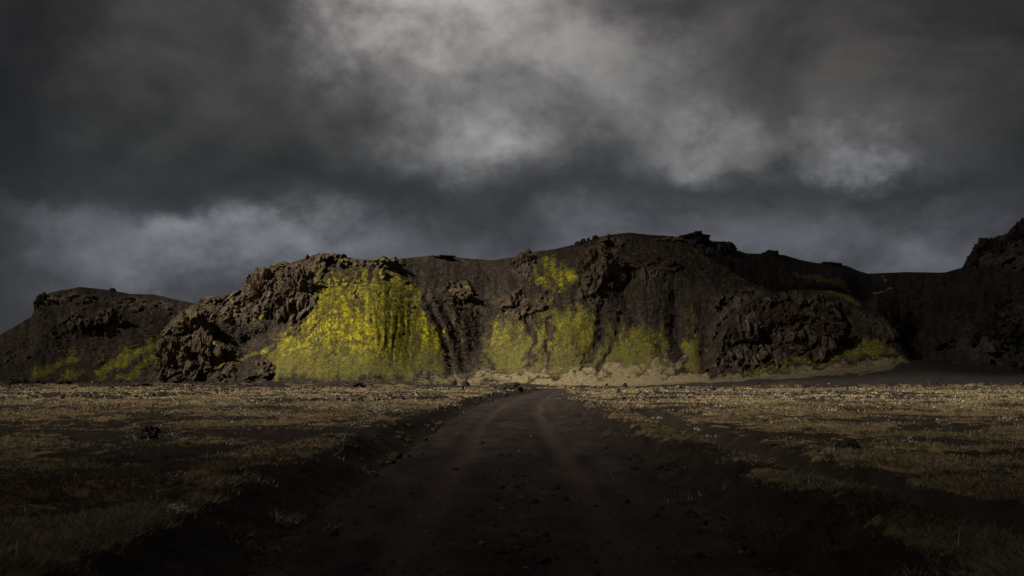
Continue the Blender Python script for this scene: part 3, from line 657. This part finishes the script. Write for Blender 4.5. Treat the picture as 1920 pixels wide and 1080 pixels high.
CRAGS = [  # hill, px, py, width px, height px, depth factor, seed, material, columns, label
    ('hill', 470, 531, 26, 34, 1.0, 1, MAT_CRAG, .1, 'small dark rock pinnacle on the left skyline of the mossy hill'),
    ('hill', 524, 505, 40, 26, 1.0, 2, MAT_CRAG, .1, 'tilted rock tooth just above the ribbed brown cliff on the skyline'),
    ('hill', 716, 498, 62, 34, 1.0, 3, MAT_CRAG, .25, 'dark blocky crag on the right shoulder of the yellow moss slope'),
    ('hill', 856, 552, 50, 28, .45, 4, MAT_CRAG, .0, 'lumpy rock outcrop right of the bright moss slope, moss on top'),
    ('hill', 888, 564, 22, 16, .6, 5, MAT_CRAG, .0, 'small rock beside the lumpy outcrop right of the moss slope'),
    ('hill', 962, 575, 62, 52, .9, 6, MAT_CRAG, .1, 'brown outcrop with dark overhang in the middle of the hill'),
    ('hill', 1008, 582, 46, 40, .9, 7, MAT_CRAG, .1, 'brown rock face under the upper round moss patch'),
    ('hill', 1124, 510, 74, 96, .65, 8, MAT_CRAG, .12, 'huge brown buttress below the summit with shadowed overhang'),
    ('hill', 1216, 503, 100, 54, .35, 9, MAT_CRAG_RED, .1, 'low reddish rock face right of the huge buttress'),
    ('hill', 990, 490, 34, 44, .9, 10, MAT_CRAG, .1, 'dark crag at the left rim of the upper moss patch'),
    ('hill', 590, 512, 46, 40, .8, 12, MAT_CRAG, .15, 'rugged grey-brown crag at the top left edge of the moss'),
    ('hill', 632, 491, 50, 24, .8, 13, MAT_CRAG, .1, 'mossy rock cap on top of the yellow slope'),
    ('hill', 350, 622, 60, 70, .8, 14, MAT_CRAG, .3, 'upper ribbed rock of the dark cliff above the left plain'),
    ('hill', 322, 680, 56, 90, .8, 15, MAT_CRAG, .35, 'tall cliff pillar rising from the plain, left of its neighbours'),
    ('hill', 372, 678, 56, 90, .8, 16, MAT_CRAG, .35, 'tall dark cliff pillar left of the narrow moss patch'),
    ('hill', 436, 590, 48, 40, .8, 17, MAT_CRAG, .1, 'rounded tan rock below the slanting moss streak'),
    ('hill', 498, 552, 70, 70, .7, 18, MAT_CRAG, .4, 'ribbed brown cliff left of the yellow moss'),
    ('hill', 552, 556, 60, 84, .7, 19, MAT_CRAG, .4, 'ribbed cliff whose right edge borders the yellow moss'),
    ('hill', 492, 700, 40, 44, .8, 20, MAT_CRAG, .3, 'small ribbed rock at the foot of the brown scree'),
    ('hill', 1262, 452, 60, 20, .8, 21, MAT_CRAG, .0, 'low rock rim at the right end of the summit'),
    ('hill', 395, 572, 44, 30, .8, 22, MAT_CRAG, .1, 'weathered rock hump on the sloping left crest'),
    ('hill.001', 137, 606, 34, 38, .8, 24, MAT_CRAG, .3, 'left one of the pale rock ribs on the far left hill'),
    ('hill.001', 170, 609, 36, 26, .8, 25, MAT_CRAG, .3, 'low middle rock rib on the far left hill'),
    ('hill.001', 202, 604, 42, 46, .8, 26, MAT_CRAG, .3, 'right one of the pale rock ribs on the far left hill'),
    ('hill.001', 74, 571, 22, 40, .9, 27, MAT_CRAG_DARK, .2, 'dark cliff corner at the left end of the far hill'),
    ('hill.001', 209, 545, 12, 9, 1.0, 28, MAT_CRAG_DARK, .0, 'small round stone on the far left skyline'),
    ('hill.002', 1304, 450, 58, 30, .9, 30, MAT_CRAG_DARK, .1, 'black crag on the ridge just right of the summit'),
    ('hill.002', 1354, 464, 44, 22, .9, 31, MAT_CRAG_DARK, .1, 'overhanging black ledge on the descending dark ridge'),
    ('hill.002', 1447, 474, 34, 18, .9, 32, MAT_CRAG_DARK, .0, 'isolated flat-topped block on the dark skyline'),
    ('hill.002', 1558, 496, 44, 12, .9, 33, MAT_CRAG_DARK, .0, 'low dark rock cap farther down the ridge to the right'),
    ('hill.003', 1470, 610, 90, 70, .6, 34, MAT_CRAG_RED, .1, 'reddish rock slab on the left of the round knoll'),
    ('hill.003', 1552, 630, 80, 60, .6, 35, MAT_CRAG_RED, .1, 'reddish rock slab on the right of the round knoll'),
    ('hill.003', 1500, 655, 90, 46, .6, 36, MAT_CRAG_RED, .1, 'broad rock at the foot of the round knoll'),
    ('hill.004', 1864, 474, 58, 58, .8, 37, MAT_CRAG_DARK, .2, 'jagged black cliff head on the far right skyline'),
    ('hill.004', 1916, 450, 44, 62, .8, 38, MAT_CRAG_DARK, .2, 'highest black cliff tooth at the right picture edge'),
    ('hill.004', 1800, 640, 60, 26, .8, 39, MAT_CRAG_DARK, .0, 'slanting dark rock on the lower right slope'),
    ('hill.004', 1880, 640, 90, 90, .7, 40, MAT_CRAG_DARK, .2, 'wide dark outcrop low on the far right hill'),
]
for h, px, py, w, hh, df, sd, mat, colm, lab in CRAGS:
    p0 = surf(h, px, py)
    k = p0[1] / F_PX
    sx, sz = w * .5 * k, hh * .5 * k
    big = w * hh > 1400
    me = rock_mesh('rock_outcrop', sd, 5 if w * hh > 4200 else 4, .55, .28, mat, colm)
    p0[1] += sx * df * (.95 if colm >= .3 else .80)
    o = place('rock_outcrop', me, p0, (sx, sx * df, sz), (0, 0, random.uniform(-.3, .3)))
    tag(o, lab, 'rock', 'rock outcrops on the hills')
# skyline boulders left of the summit
for i, (px, py, w, hgt, lab) in enumerate([(1086, 456, 14, 8, 'low flat stone, leftmost of the skyline boulders by the summit'), (1094, 450, 9, 10, 'round boulder on the skyline left of the summit'), (1104, 447, 6, 8, 'thin upright stone between two round skyline boulders'), (1116, 444, 11, 9, 'rightmost and highest of the skyline boulders left of the summit'), (1150, 440, 5, 4, 'tiny stone on the bare skyline just left of the summit'),
                                            (829, 481, 46, 6, 'low rocky cap on the smooth middle skyline'), (814, 479, 9, 5, 'small bump at the left end of the low skyline cap'), (876, 485, 6, 4, 'lone small stone on the dip of the middle skyline')]):
    p0 = surf('hill', px, py + 2); k = p0[1] / F_PX
    o = place('skyline_boulder', rock_mesh('skyline_boulder', 60 + i, 3, .5, .25, MAT_CRAG_DARK), p0, (w * .55 * k, w * .45 * k, hgt * .65 * k))
    tag(o, lab, 'boulder', 'boulders on the skyline')

# boulders and stones on the plain
def plain_pts(pp):
    """Where the sight lines of photo pixels meet the plain, all at once."""
    pp = np.array(pp, float)
    v = px_point(pp[:, 0], pp[:, 1], 1.0) - np.array([0, 0, CAM_H])
    y = np.full(len(pp), 60.0)
    for _ in range(14):
        z = ground_parts(v[:, 0] * y, y)[0]; y = .5 * y + .5 * np.clip((z - CAM_H) / v[:, 2], 5, 330)
    return np.stack([v[:, 0] * y, y, ground_parts(v[:, 0] * y, y)[0]], -1)
PLAIN = [(277, 824, 40, 27, 'dark round boulder in the dry grass left of the track'), (1594, 842, 42, 22, 'dark domed boulder in the grass right of the track'),
         (665, 727, 34, 14, 'dark rubble mound on the sunlit plain below the moss slope'), (958, 731, 44, 16, 'rubble heap beside the far end of the track'), (850, 722, 14, 12, 'dark block at the foot of the forked gully'),
         (872, 724, 18, 10, 'low dark lump right of the block at the gully foot'), (1338, 733, 11, 10, 'small dark boulder at the far edge of the right plain'), (1276, 730, 8, 8, 'smaller dark stone near the start of the dark sand'),
         (1172, 729, 10, 12, 'dark knobby stone right of the far track bend'), (1160, 737, 8, 8, 'dark stone just right of the track bend, nearer than its neighbour'), (1486, 727, 12, 6, 'flat dark stone by the dark sand fan'), (30, 716, 44, 14, 'long dark rubble bank at the far left edge of the plain'), (118, 716, 30, 10, 'dark rubble mound below the far left hill'),
         (66, 716, 30, 9, 'low rubble between the two far left mounds'), (268, 722, 30, 8, 'flat dark outcrop in front of the cliff pillar'), (350, 724, 16, 6, 'small dark rock on pale grass before the cliff'),
         (1238, 879, 20, 8, 'flat dark stone at the right foot of the track'), (1253, 888, 18, 7, 'second flat stone at the right foot of the track, nearer'), (1272, 728, 10, 6, 'pale grey stone on the far right plain')]
PLAIN_P = plain_pts([q[:2] for q in PLAIN])
for i, (px, py, w, hgt, lab) in enumerate(PLAIN):
    p0 = PLAIN_P[i]; k = p0[1] / F_PX
    me = rock_mesh('boulder', 90 + i, 4 if w > 24 else 3, .4, .3, MAT_STONE if 'pale' in lab else MAT_BOULDER)
    o = place('boulder', me, p0 + np.array([0, w * .3 * k, hgt * .12 * k]), (w * .5 * k, w * .45 * k, hgt * .72 * k), (0, 0, random.uniform(0, 6)))
    tag(o, lab, 'boulder', 'boulders on the plain')

# ------------------------------------------------------------------ loose stones: scree on the hills, rubble on the plain, gravel on the road
_t = (1 + 5 ** .5) / 2
ICO_V = np.array([(-1, _t, 0), (1, _t, 0), (-1, -_t, 0), (1, -_t, 0), (0, -1, _t), (0, 1, _t), (0, -1, -_t), (0, 1, -_t), (_t, 0, -1), (_t, 0, 1), (-_t, 0, -1), (-_t, 0, 1)], float) / math.hypot(1, _t)
ICO_F = np.array([(0, 11, 5), (0, 5, 1), (0, 1, 7), (0, 7, 10), (0, 10, 11), (1, 5, 9), (5, 11, 4), (11, 10, 2), (10, 7, 6), (7, 1, 8), (3, 9, 4), (3, 4, 2), (3, 2, 6), (3, 6, 8), (3, 8, 9), (4, 9, 5), (2, 4, 11), (6, 2, 10), (8, 6, 7), (9, 8, 1)], np.int32)
OCT_V = np.array([(1, 0, 0), (-1, 0, 0), (0, 1, 0), (0, -1, 0), (0, 0, 1), (0, 0, -1)], float)
OCT_F = np.array([(0, 2, 4), (2, 1, 4), (1, 3, 4), (3, 0, 4), (2, 0, 5), (1, 2, 5), (3, 1, 5), (0, 3, 5)], np.int32)
def scatter_lumps(name, pos, size, mat, label, bv=ICO_V, bf=ICO_F, squash=.7, smooth=False):
    n, k = len(pos), len(bv)
    jit = 1 + rng.uniform(-.38, .38, (n, k, 1))
    sc3 = size[:, None, None] * np.stack([rng.uniform(.7, 1.3, n), rng.uniform(.7, 1.3, n), rng.uniform(.8, 1.15, n) * squash], -1)[:, None, :]
    v = bv[None] * jit * sc3
    a = rng.uniform(0, 6.28, n); c, s = np.cos(a)[:, None], np.sin(a)[:, None]
    v = np.stack([v[..., 0] * c - v[..., 1] * s, v[..., 0] * s + v[..., 1] * c, v[..., 2]], -1) + pos[:, None, :]
    f = (bf[None] + (np.arange(n) * k)[:, None, None]).reshape(-1, 3)
    o = mesh_obj(name, v, f, mat, smooth=smooth)
    return struct(o, label, 'stuff')
def scree(hill, n, smin, smax, mat, label):
    cols, PY, P, MS = HILLS[hill]
    nr, nc = PY.shape
    i = (rng.beta(1.3, 1.5, n) * (nr * .93) + nr * .03).astype(int); j = rng.integers(2, nc - 2, n)
    p = P[i, j]; x, y, z = p[:, 0], p[:, 1], p[:, 2]
    keep = fbm(x / 14, y / 14, z / 14, 3, .5, 140) + rng.uniform(-.2, .2, n) - .8 * sst(0, .4, MS[i, j]) > .02
    p = p[keep]; size = smin + (smax - smin) * rng.random(len(p)) ** 3
    scatter_lumps('scree', p, size, mat, label)
scree('hill', 12000, .12, .60, MAT_CRAG, 'loose brown scree stones on the big mossy hill')
scree('hill.001', 3000, .2, .8, MAT_CRAG, 'loose brown scree stones on the far left hill')
scree('hill.003', 1400, .18, .7, MAT_CRAG_RED, 'loose reddish stones on the round knoll')
scree('hill.004', 1800, .2, .8, MAT_CRAG_DARK, 'loose dark stones on the far right hill')

def fan_sample(n, y0, y1, amax=30):
    az = rng.uniform(-math.radians(amax), math.radians(amax), n)
    Y = 1 / rng.uniform(1 / y1, 1 / y0, n)
    return Y * np.tan(az), Y
X, Y = fan_sample(26000, 95, 300)
z, bare, n1, n2, n3, d = ground_parts(X, Y)
keep = (fbm(X / 16, Y / 22, 0 * X, 3, .5, 150) + rng.uniform(-.1, .1, len(X)) > .06 - .10 * sst(170, 260, Y)) & (d > 3.4)
X, Y, z = X[keep], Y[keep], z[keep]
dark = rng.random(len(X)) < .96
size = (.05 + .26 * rng.random(len(X)) ** 3) * (1 + .5 * sst(150, 280, Y))
P_ = np.stack([X, Y, z], -1)
scatter_lumps('rubble', P_[dark], size[dark], MAT_BOULDER, 'small dark lava rubble strewn over the far plain')
scatter_lumps('rubble', P_[~dark], size[~dark] * .8, MAT_STONE, 'small pale stones strewn over the far plain')

X, Y = fan_sample(30000, 9, 130)
U = X - road_c(Y)
keep = (np.abs(U) < 4.3) & (rng.random(len(X)) < .35 + .65 * np.exp(-(U / .6) ** 2) + .35 * sst(2.6, 3.6, np.abs(U)))
X, Y, U = X[keep], Y[keep], U[keep]
def road_surface(X, Y):
    U = X - road_c(Y)
    w = U + .28 * fbm(Y / 16, 0 * Y, 0 * Y, 3, .5, 120)
    rut = sum(np.exp(-((w - c_) / .42) ** 2) * k for c_, k in ((-1.55, 1.), (1.45, 1.), (2.35, .55), (-2.5, .45)))
    z = -.455 - .085 * rut + .035 * np.exp(-(w / .55) ** 2) + .05 * fbm(X / .5, Y / .5, 0 * X, 4, .6, 121) + .09 * fbm(X / 2.2, Y / 3.5, 0 * X, 3, .5, 122)
    e = sst(2.9, 4.15, np.abs(U)); return z * (1 - e) + ground_parts(X, Y)[0] * e
z = road_surface(X, Y)
pale = rng.random(len(X)) < .06
size = .012 + .035 * rng.random(len(X)) ** 4
P_ = np.stack([X, Y, z], -1)
scatter_lumps('gravel', P_[~pale], size[~pale] * 1.2, MAT_BOULDER, 'dark cinder gravel on the track', OCT_V, OCT_F)
scatter_lumps('gravel', P_[pale], size[pale] * .8, MAT_STONE, 'scattered pale pebbles on the track', OCT_V, OCT_F)

# ------------------------------------------------------------------ single stones on the track
STONE_MESH = [rock_mesh('stone', 200 + i, 2, .4, .35, MAT_BOULDER) for i in range(5)] + [rock_mesh('stone', 210 + i, 2, .4, .35, MAT_STONE) for i in range(2)]
MAT_CLOD = rock_material('earth_clod', (.030, .021, .015), (.075, .052, .034), (.13, .092, .06), None, 4.0)
CLOD_MESH = [rock_mesh('clod', 220 + i, 3, .55, .4, MAT_CLOD) for i in range(4)]
for i in range(70):
    y = 1 / random.uniform(1 / 60, 1 / 12.5); u = random.choice([random.gauss(0, .5), random.uniform(-3.2, 3.2), random.uniform(2.4, 3.4)])
    x = float(road_c(y)) + u; zz = float(road_surface(np.array([x]), np.array([y]))[0]); r = random.uniform(.035, .10)
    pale_ = i % 6 == 0
    o = place('stone', random.choice(STONE_MESH[5:] if pale_ else STONE_MESH[:5]), (x, y, zz + r * .25), (r * random.uniform(.8, 1.5) * (.6 if pale_ else 1), r * (.6 if pale_ else 1), r * .7 * (.6 if pale_ else 1)), (0, 0, random.uniform(0, 6)))
    zone = ('in the near foreground' if y < 20 else 'well ahead') + (' on the left half of the track' if u < -.8 else ' on the right half of the track' if u > .8 else ' on the stony middle of the track')
    tag(o, 'small pale pebble lying ' + zone if pale_ else 'small dark stone lying loose ' + zone, 'stone', 'pale pebbles on the track' if pale_ else 'dark stones on the track')
for i in range(26):
    y = random.uniform(27, 62); u = -3.7 + random.gauss(0, .5)
    x = float(road_c(y)) + u; zz = float(road_surface(np.array([x]), np.array([y]))[0]); r = random.uniform(.05, .15)
    o = place('clod', random.choice(CLOD_MESH), (x, y, zz + r * .3), (r * random.uniform(.9, 1.6), r, r * random.uniform(.6, 1.0)), (0, 0, random.uniform(0, 6)))
    tag(o, 'brown earth clod tumbled down the left bank of the track', 'clod', 'earth clods along the left bank')

# ------------------------------------------------------------------ grass
def grass_material():
    m, p = new_mat('dry_grass')
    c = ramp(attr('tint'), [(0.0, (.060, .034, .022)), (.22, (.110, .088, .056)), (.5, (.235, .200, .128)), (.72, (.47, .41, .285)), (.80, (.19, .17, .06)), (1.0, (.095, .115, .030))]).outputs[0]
    L(c, p.inputs['Base Color'])
    tl = N('ShaderNodeBsdfTranslucent'); L(c, tl.inputs[0])
    mx = N('ShaderNodeMixShader'); mx.inputs[0].default_value = .3
    out = [n for n in nt.nodes if n.type == 'OUTPUT_MATERIAL'][0]
    L(p.outputs[0], mx.inputs[1]); L(tl.outputs[0], mx.inputs[2]); L(mx.outputs[0], out.inputs[0])
    return m
MAT_GRASS = grass_material()
def build_grass(n_tuft, y0, y1, per, hs, label):
    X, Y = fan_sample(n_tuft, y0, y1)
    z, bare, n1, n2, n3, d = ground_parts(X, Y)
    g = grassy(X, Y, bare, n1, n2)
    keep = rng.random(len(X)) < sst(.20, .75, g + 1.7 * fbm(X / 1.1, Y / 1.1, 0 * X, 3, .5, 163))
    X, Y, z, n1, n2 = X[keep], Y[keep], z[keep], n1[keep], n2[keep]
    green = .75 * gau(X, Y, 6.0, 42, 1.2, 5) + .6 * gau(X, Y, 10.5, 37, 2.5, 4) + .5 * sst(.12, .3, fbm(X / 4, Y / 4, 0 * X, 3, .5, 161)) + .5 * gau(X, Y, -7, 23, 2.2, 2.2)
    brown = sst(-.05, .22, fbm(X / 6, Y / 6, 0 * X, 3, .5, 162))
    T = len(X); B = T * per
    rep = lambda a: np.repeat(a, per)
    ang = rng.uniform(0, 6.28, B); rad = np.abs(rng.normal(0, .08, B)) * (1 + rep(Y) / 50)
    bx, by = rep(X) + rad * np.cos(ang), rep(Y) + rad * np.sin(ang)
    bz = rep(z) - .015
    h = hs * rep(rng.uniform(.35, 1.0, T) ** 1.5 * 1.15) * rng.uniform(.6, 1.25, B) * np.where(rng.random(B) < .04, 2.1, 1.0) * (1 + .35 * rep(sst(-.1, .25, n2)))
    w = np.maximum(.006, .00055 * rep(Y)) * rng.uniform(.7, 1.3, B)
    la = ang + rng.normal(0, .6, B); lean = h * rng.uniform(.2, 2.0, B)
    wa = rng.uniform(-.9, .9, B)
    wx, wy = w * np.cos(wa), w * np.sin(wa)
    lx, ly = lean * np.cos(la) + .12 * h, lean * np.sin(la)
    v = np.stack([np.stack([bx - wx, by - wy, bz], -1), np.stack([bx + wx, by + wy, bz], -1), np.stack([bx + lx, by + ly, bz + h], -1)], 1)
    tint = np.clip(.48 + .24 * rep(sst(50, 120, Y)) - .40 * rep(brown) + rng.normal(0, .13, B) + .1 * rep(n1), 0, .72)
    tint = np.where(rng.random(B) < rep(green), rng.uniform(.8, 1.0, B), tint)
    f = np.arange(B * 3, dtype=np.int32).reshape(-1, 3)
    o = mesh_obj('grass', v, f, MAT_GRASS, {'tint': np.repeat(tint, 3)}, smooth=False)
    struct(o, label, 'stuff')
build_grass(120000, 9, 70, 5, .085, 'dry golden grass tufts on the near plain')
build_grass(50000, 60, 300, 3, .11, 'dry golden grass tufts on the far plain')

# ------------------------------------------------------------------ flower cushions
def plain_mat(name, col):
    m, p = new_mat(name); n = noise(objco(), 20.0, 3, .6).outputs[0]
    L(mixc(n, tuple(.6 * c for c in col), tuple(1.3 * c for c in col)), p.inputs['Base Color']); return m
MAT_PINK, MAT_WHITE, MAT_LEAF, MAT_STEM = plain_mat('pink_petals', (.60, .33, .44)), plain_mat('white_petals', (.75, .71, .65)), plain_mat('cushion_leaves', (.045, .06, .018)), plain_mat('flower_stems', (.12, .11, .04))
def flower_cushion(p0, px, py, w, col, label, group):
    k = p0[1] / F_PX
    rad = max(w * .5 * k, .05); n = int(min(45, max(5, w * .6)))
    e = bpy.data.objects.new('flower_cushion', None); sc.collection.objects.link(e); e.location = p0
    tag(e, label, 'flowers', group)
    me = rock_mesh('cushion', int(px + py), 3, .25, .35, MAT_LEAF)
    c = place('cushion', me, (0, 0, 0), (rad * (.9 if col is MAT_PINK else .55), rad * .6, min(.07, rad * .4))); c.parent = e
    a = rng.uniform(0, 6.28, n); r = rad * np.sqrt(rng.random(n)) * 1.15
    x, y = r * np.cos(a), .75 * r * np.sin(a)
    h = min(.10, rad * .5) * np.sqrt(np.maximum(0, 1 - (r / rad / 1.1) ** 2)) + rng.uniform(.05, .13, n)
    br = np.maximum(.015, .95 * k) * rng.uniform(.8, 1.3, n)
    pos = np.stack([x, y, h], -1)
    kk = len(ICO_V); v = ICO_V[None] * (br[:, None, None] * np.array([1, 1, .75])) * (1 + rng.uniform(-.2, .2, (n, kk, 1))) + pos[:, None]
    b = mesh_obj('blossoms', v, (ICO_F[None] + (np.arange(n) * kk)[:, None, None]).reshape(-1, 3), col, parent=e); b['kind'] = 'stuff'
    sw = .25 * br
    sv = np.stack([np.stack([x * .8 - sw, y * .8, 0 * x], -1), np.stack([x * .8 + sw, y * .8, 0 * x], -1), pos], 1)
    s_ = mesh_obj('stems', sv, np.arange(n * 3).reshape(-1, 3), MAT_STEM, parent=e); s_['kind'] = 'stuff'
GP, GW = 'pink flower cushions', 'white flower tufts'
FLOWERS = [
    (255, 888, 78, 'p', 'large cushion of pink flowers on green leaves, left foreground'), (342, 908, 40, 'p', 'smaller pink flower patch right below the large left cushion'),
    (330, 972, 38, 'w', 'clump of whitish flowers in the dark left foreground'), (1325, 826, 62, 'p', 'pink flower cushion on the grassy right bank of the track'),
    (1465, 834, 56, 'p', 'pale pink flower clump beside the old parallel rut'), (1555, 874, 30, 'w', 'white flower clump at the edge of the dark hollow, right foreground'),
    (252, 806, 24, 'w', 'white flowers just behind the left boulder, on its left'), (297, 806, 16, 'w', 'white flowers peeping over the right of the left boulder'), (245, 828, 22, 'w', 'white flowers in front of the left boulder, to its left'),
    (318, 824, 44, 'w', 'row of white flowers right of the left boulder'), (348, 832, 18, 'w', 'white flower pair right of the flower row by the boulder'), (374, 838, 28, 'p', 'small pink flower patch right of the left boulder'),
    (400, 838, 16, 'w', 'white flowers right of the small pink patch'), (431, 843, 14, 'w', 'white flower pair between the small pink patch and the track'), (313, 780, 26, 'w', 'pale flowers on the grass ridge above the left boulder'),
    (343, 778, 32, 'p', 'pink flower strip on the grass ridge above the left boulder'), (606, 802, 32, 'p', 'pink flowers by the left bank of the track'), (1487, 792, 30, 'w', 'white flowers on the middle right plain, right of the pair'),
    (1432, 788, 28, 'w', 'white flowers on the right plain behind the pink bank cushion'), (1562, 770, 22, 'w', 'bright white flowers far out on the right plain'), (1488, 811, 34, 'p', 'pink flowers on the grass behind the old rut'),
    (1545, 803, 34, 'p', 'pink flowers left of and behind the right boulder'), (1572, 836, 24, 'p', 'pale pink flowers touching the left side of the right boulder'), (1890, 792, 32, 'w', 'white flowers near the right picture edge'),
    (1785, 848, 18, 'w', 'small white flowers on the dim far right grass'), (1705, 836, 30, 'w', 'sparse pale flowers right of the right boulder'), (1235, 783, 26, 'w', 'white flowers on the rim of the right bank'), (1350, 767, 18, 'w', 'white flowers beside the green tuft on the right plain'),
    (1310, 800, 30, 'w', 'white flowers behind the pink cushion on the right bank'), (850, 762, 26, 'w', 'white flowers on the left bank near the far bend'), (745, 779, 22, 'w', 'white flowers on the left bank rim')]
FLOWERS = [(px, py, w, MAT_PINK if c == 'p' else MAT_WHITE, lab, GP if c == 'p' else GW) for px, py, w, c, lab in FLOWERS]
for i in range(32):
    left = i % 2 == 0
    px, py = (random.uniform(420, 820), random.uniform(752, 815)) if left else (random.uniform(1140, 1900), random.uniform(742, 800))
    if left and px > 1000 - (py - 735) * 4.2: continue
    if (not left) and px < 1100 + (py - 742) * 1.9: continue
    FLOWERS.append((px, py, random.uniform(5, 12), MAT_WHITE, 'tiny white flower tuft among the tufts left of the track' if left else 'tiny white flower tuft among the tufts right of the track', 'tiny white tufts left of the track' if left else 'tiny white tufts right of the track'))
for p0, fl in zip(plain_pts([q[:2] for q in FLOWERS]), FLOWERS): flower_cushion(p0, *fl)
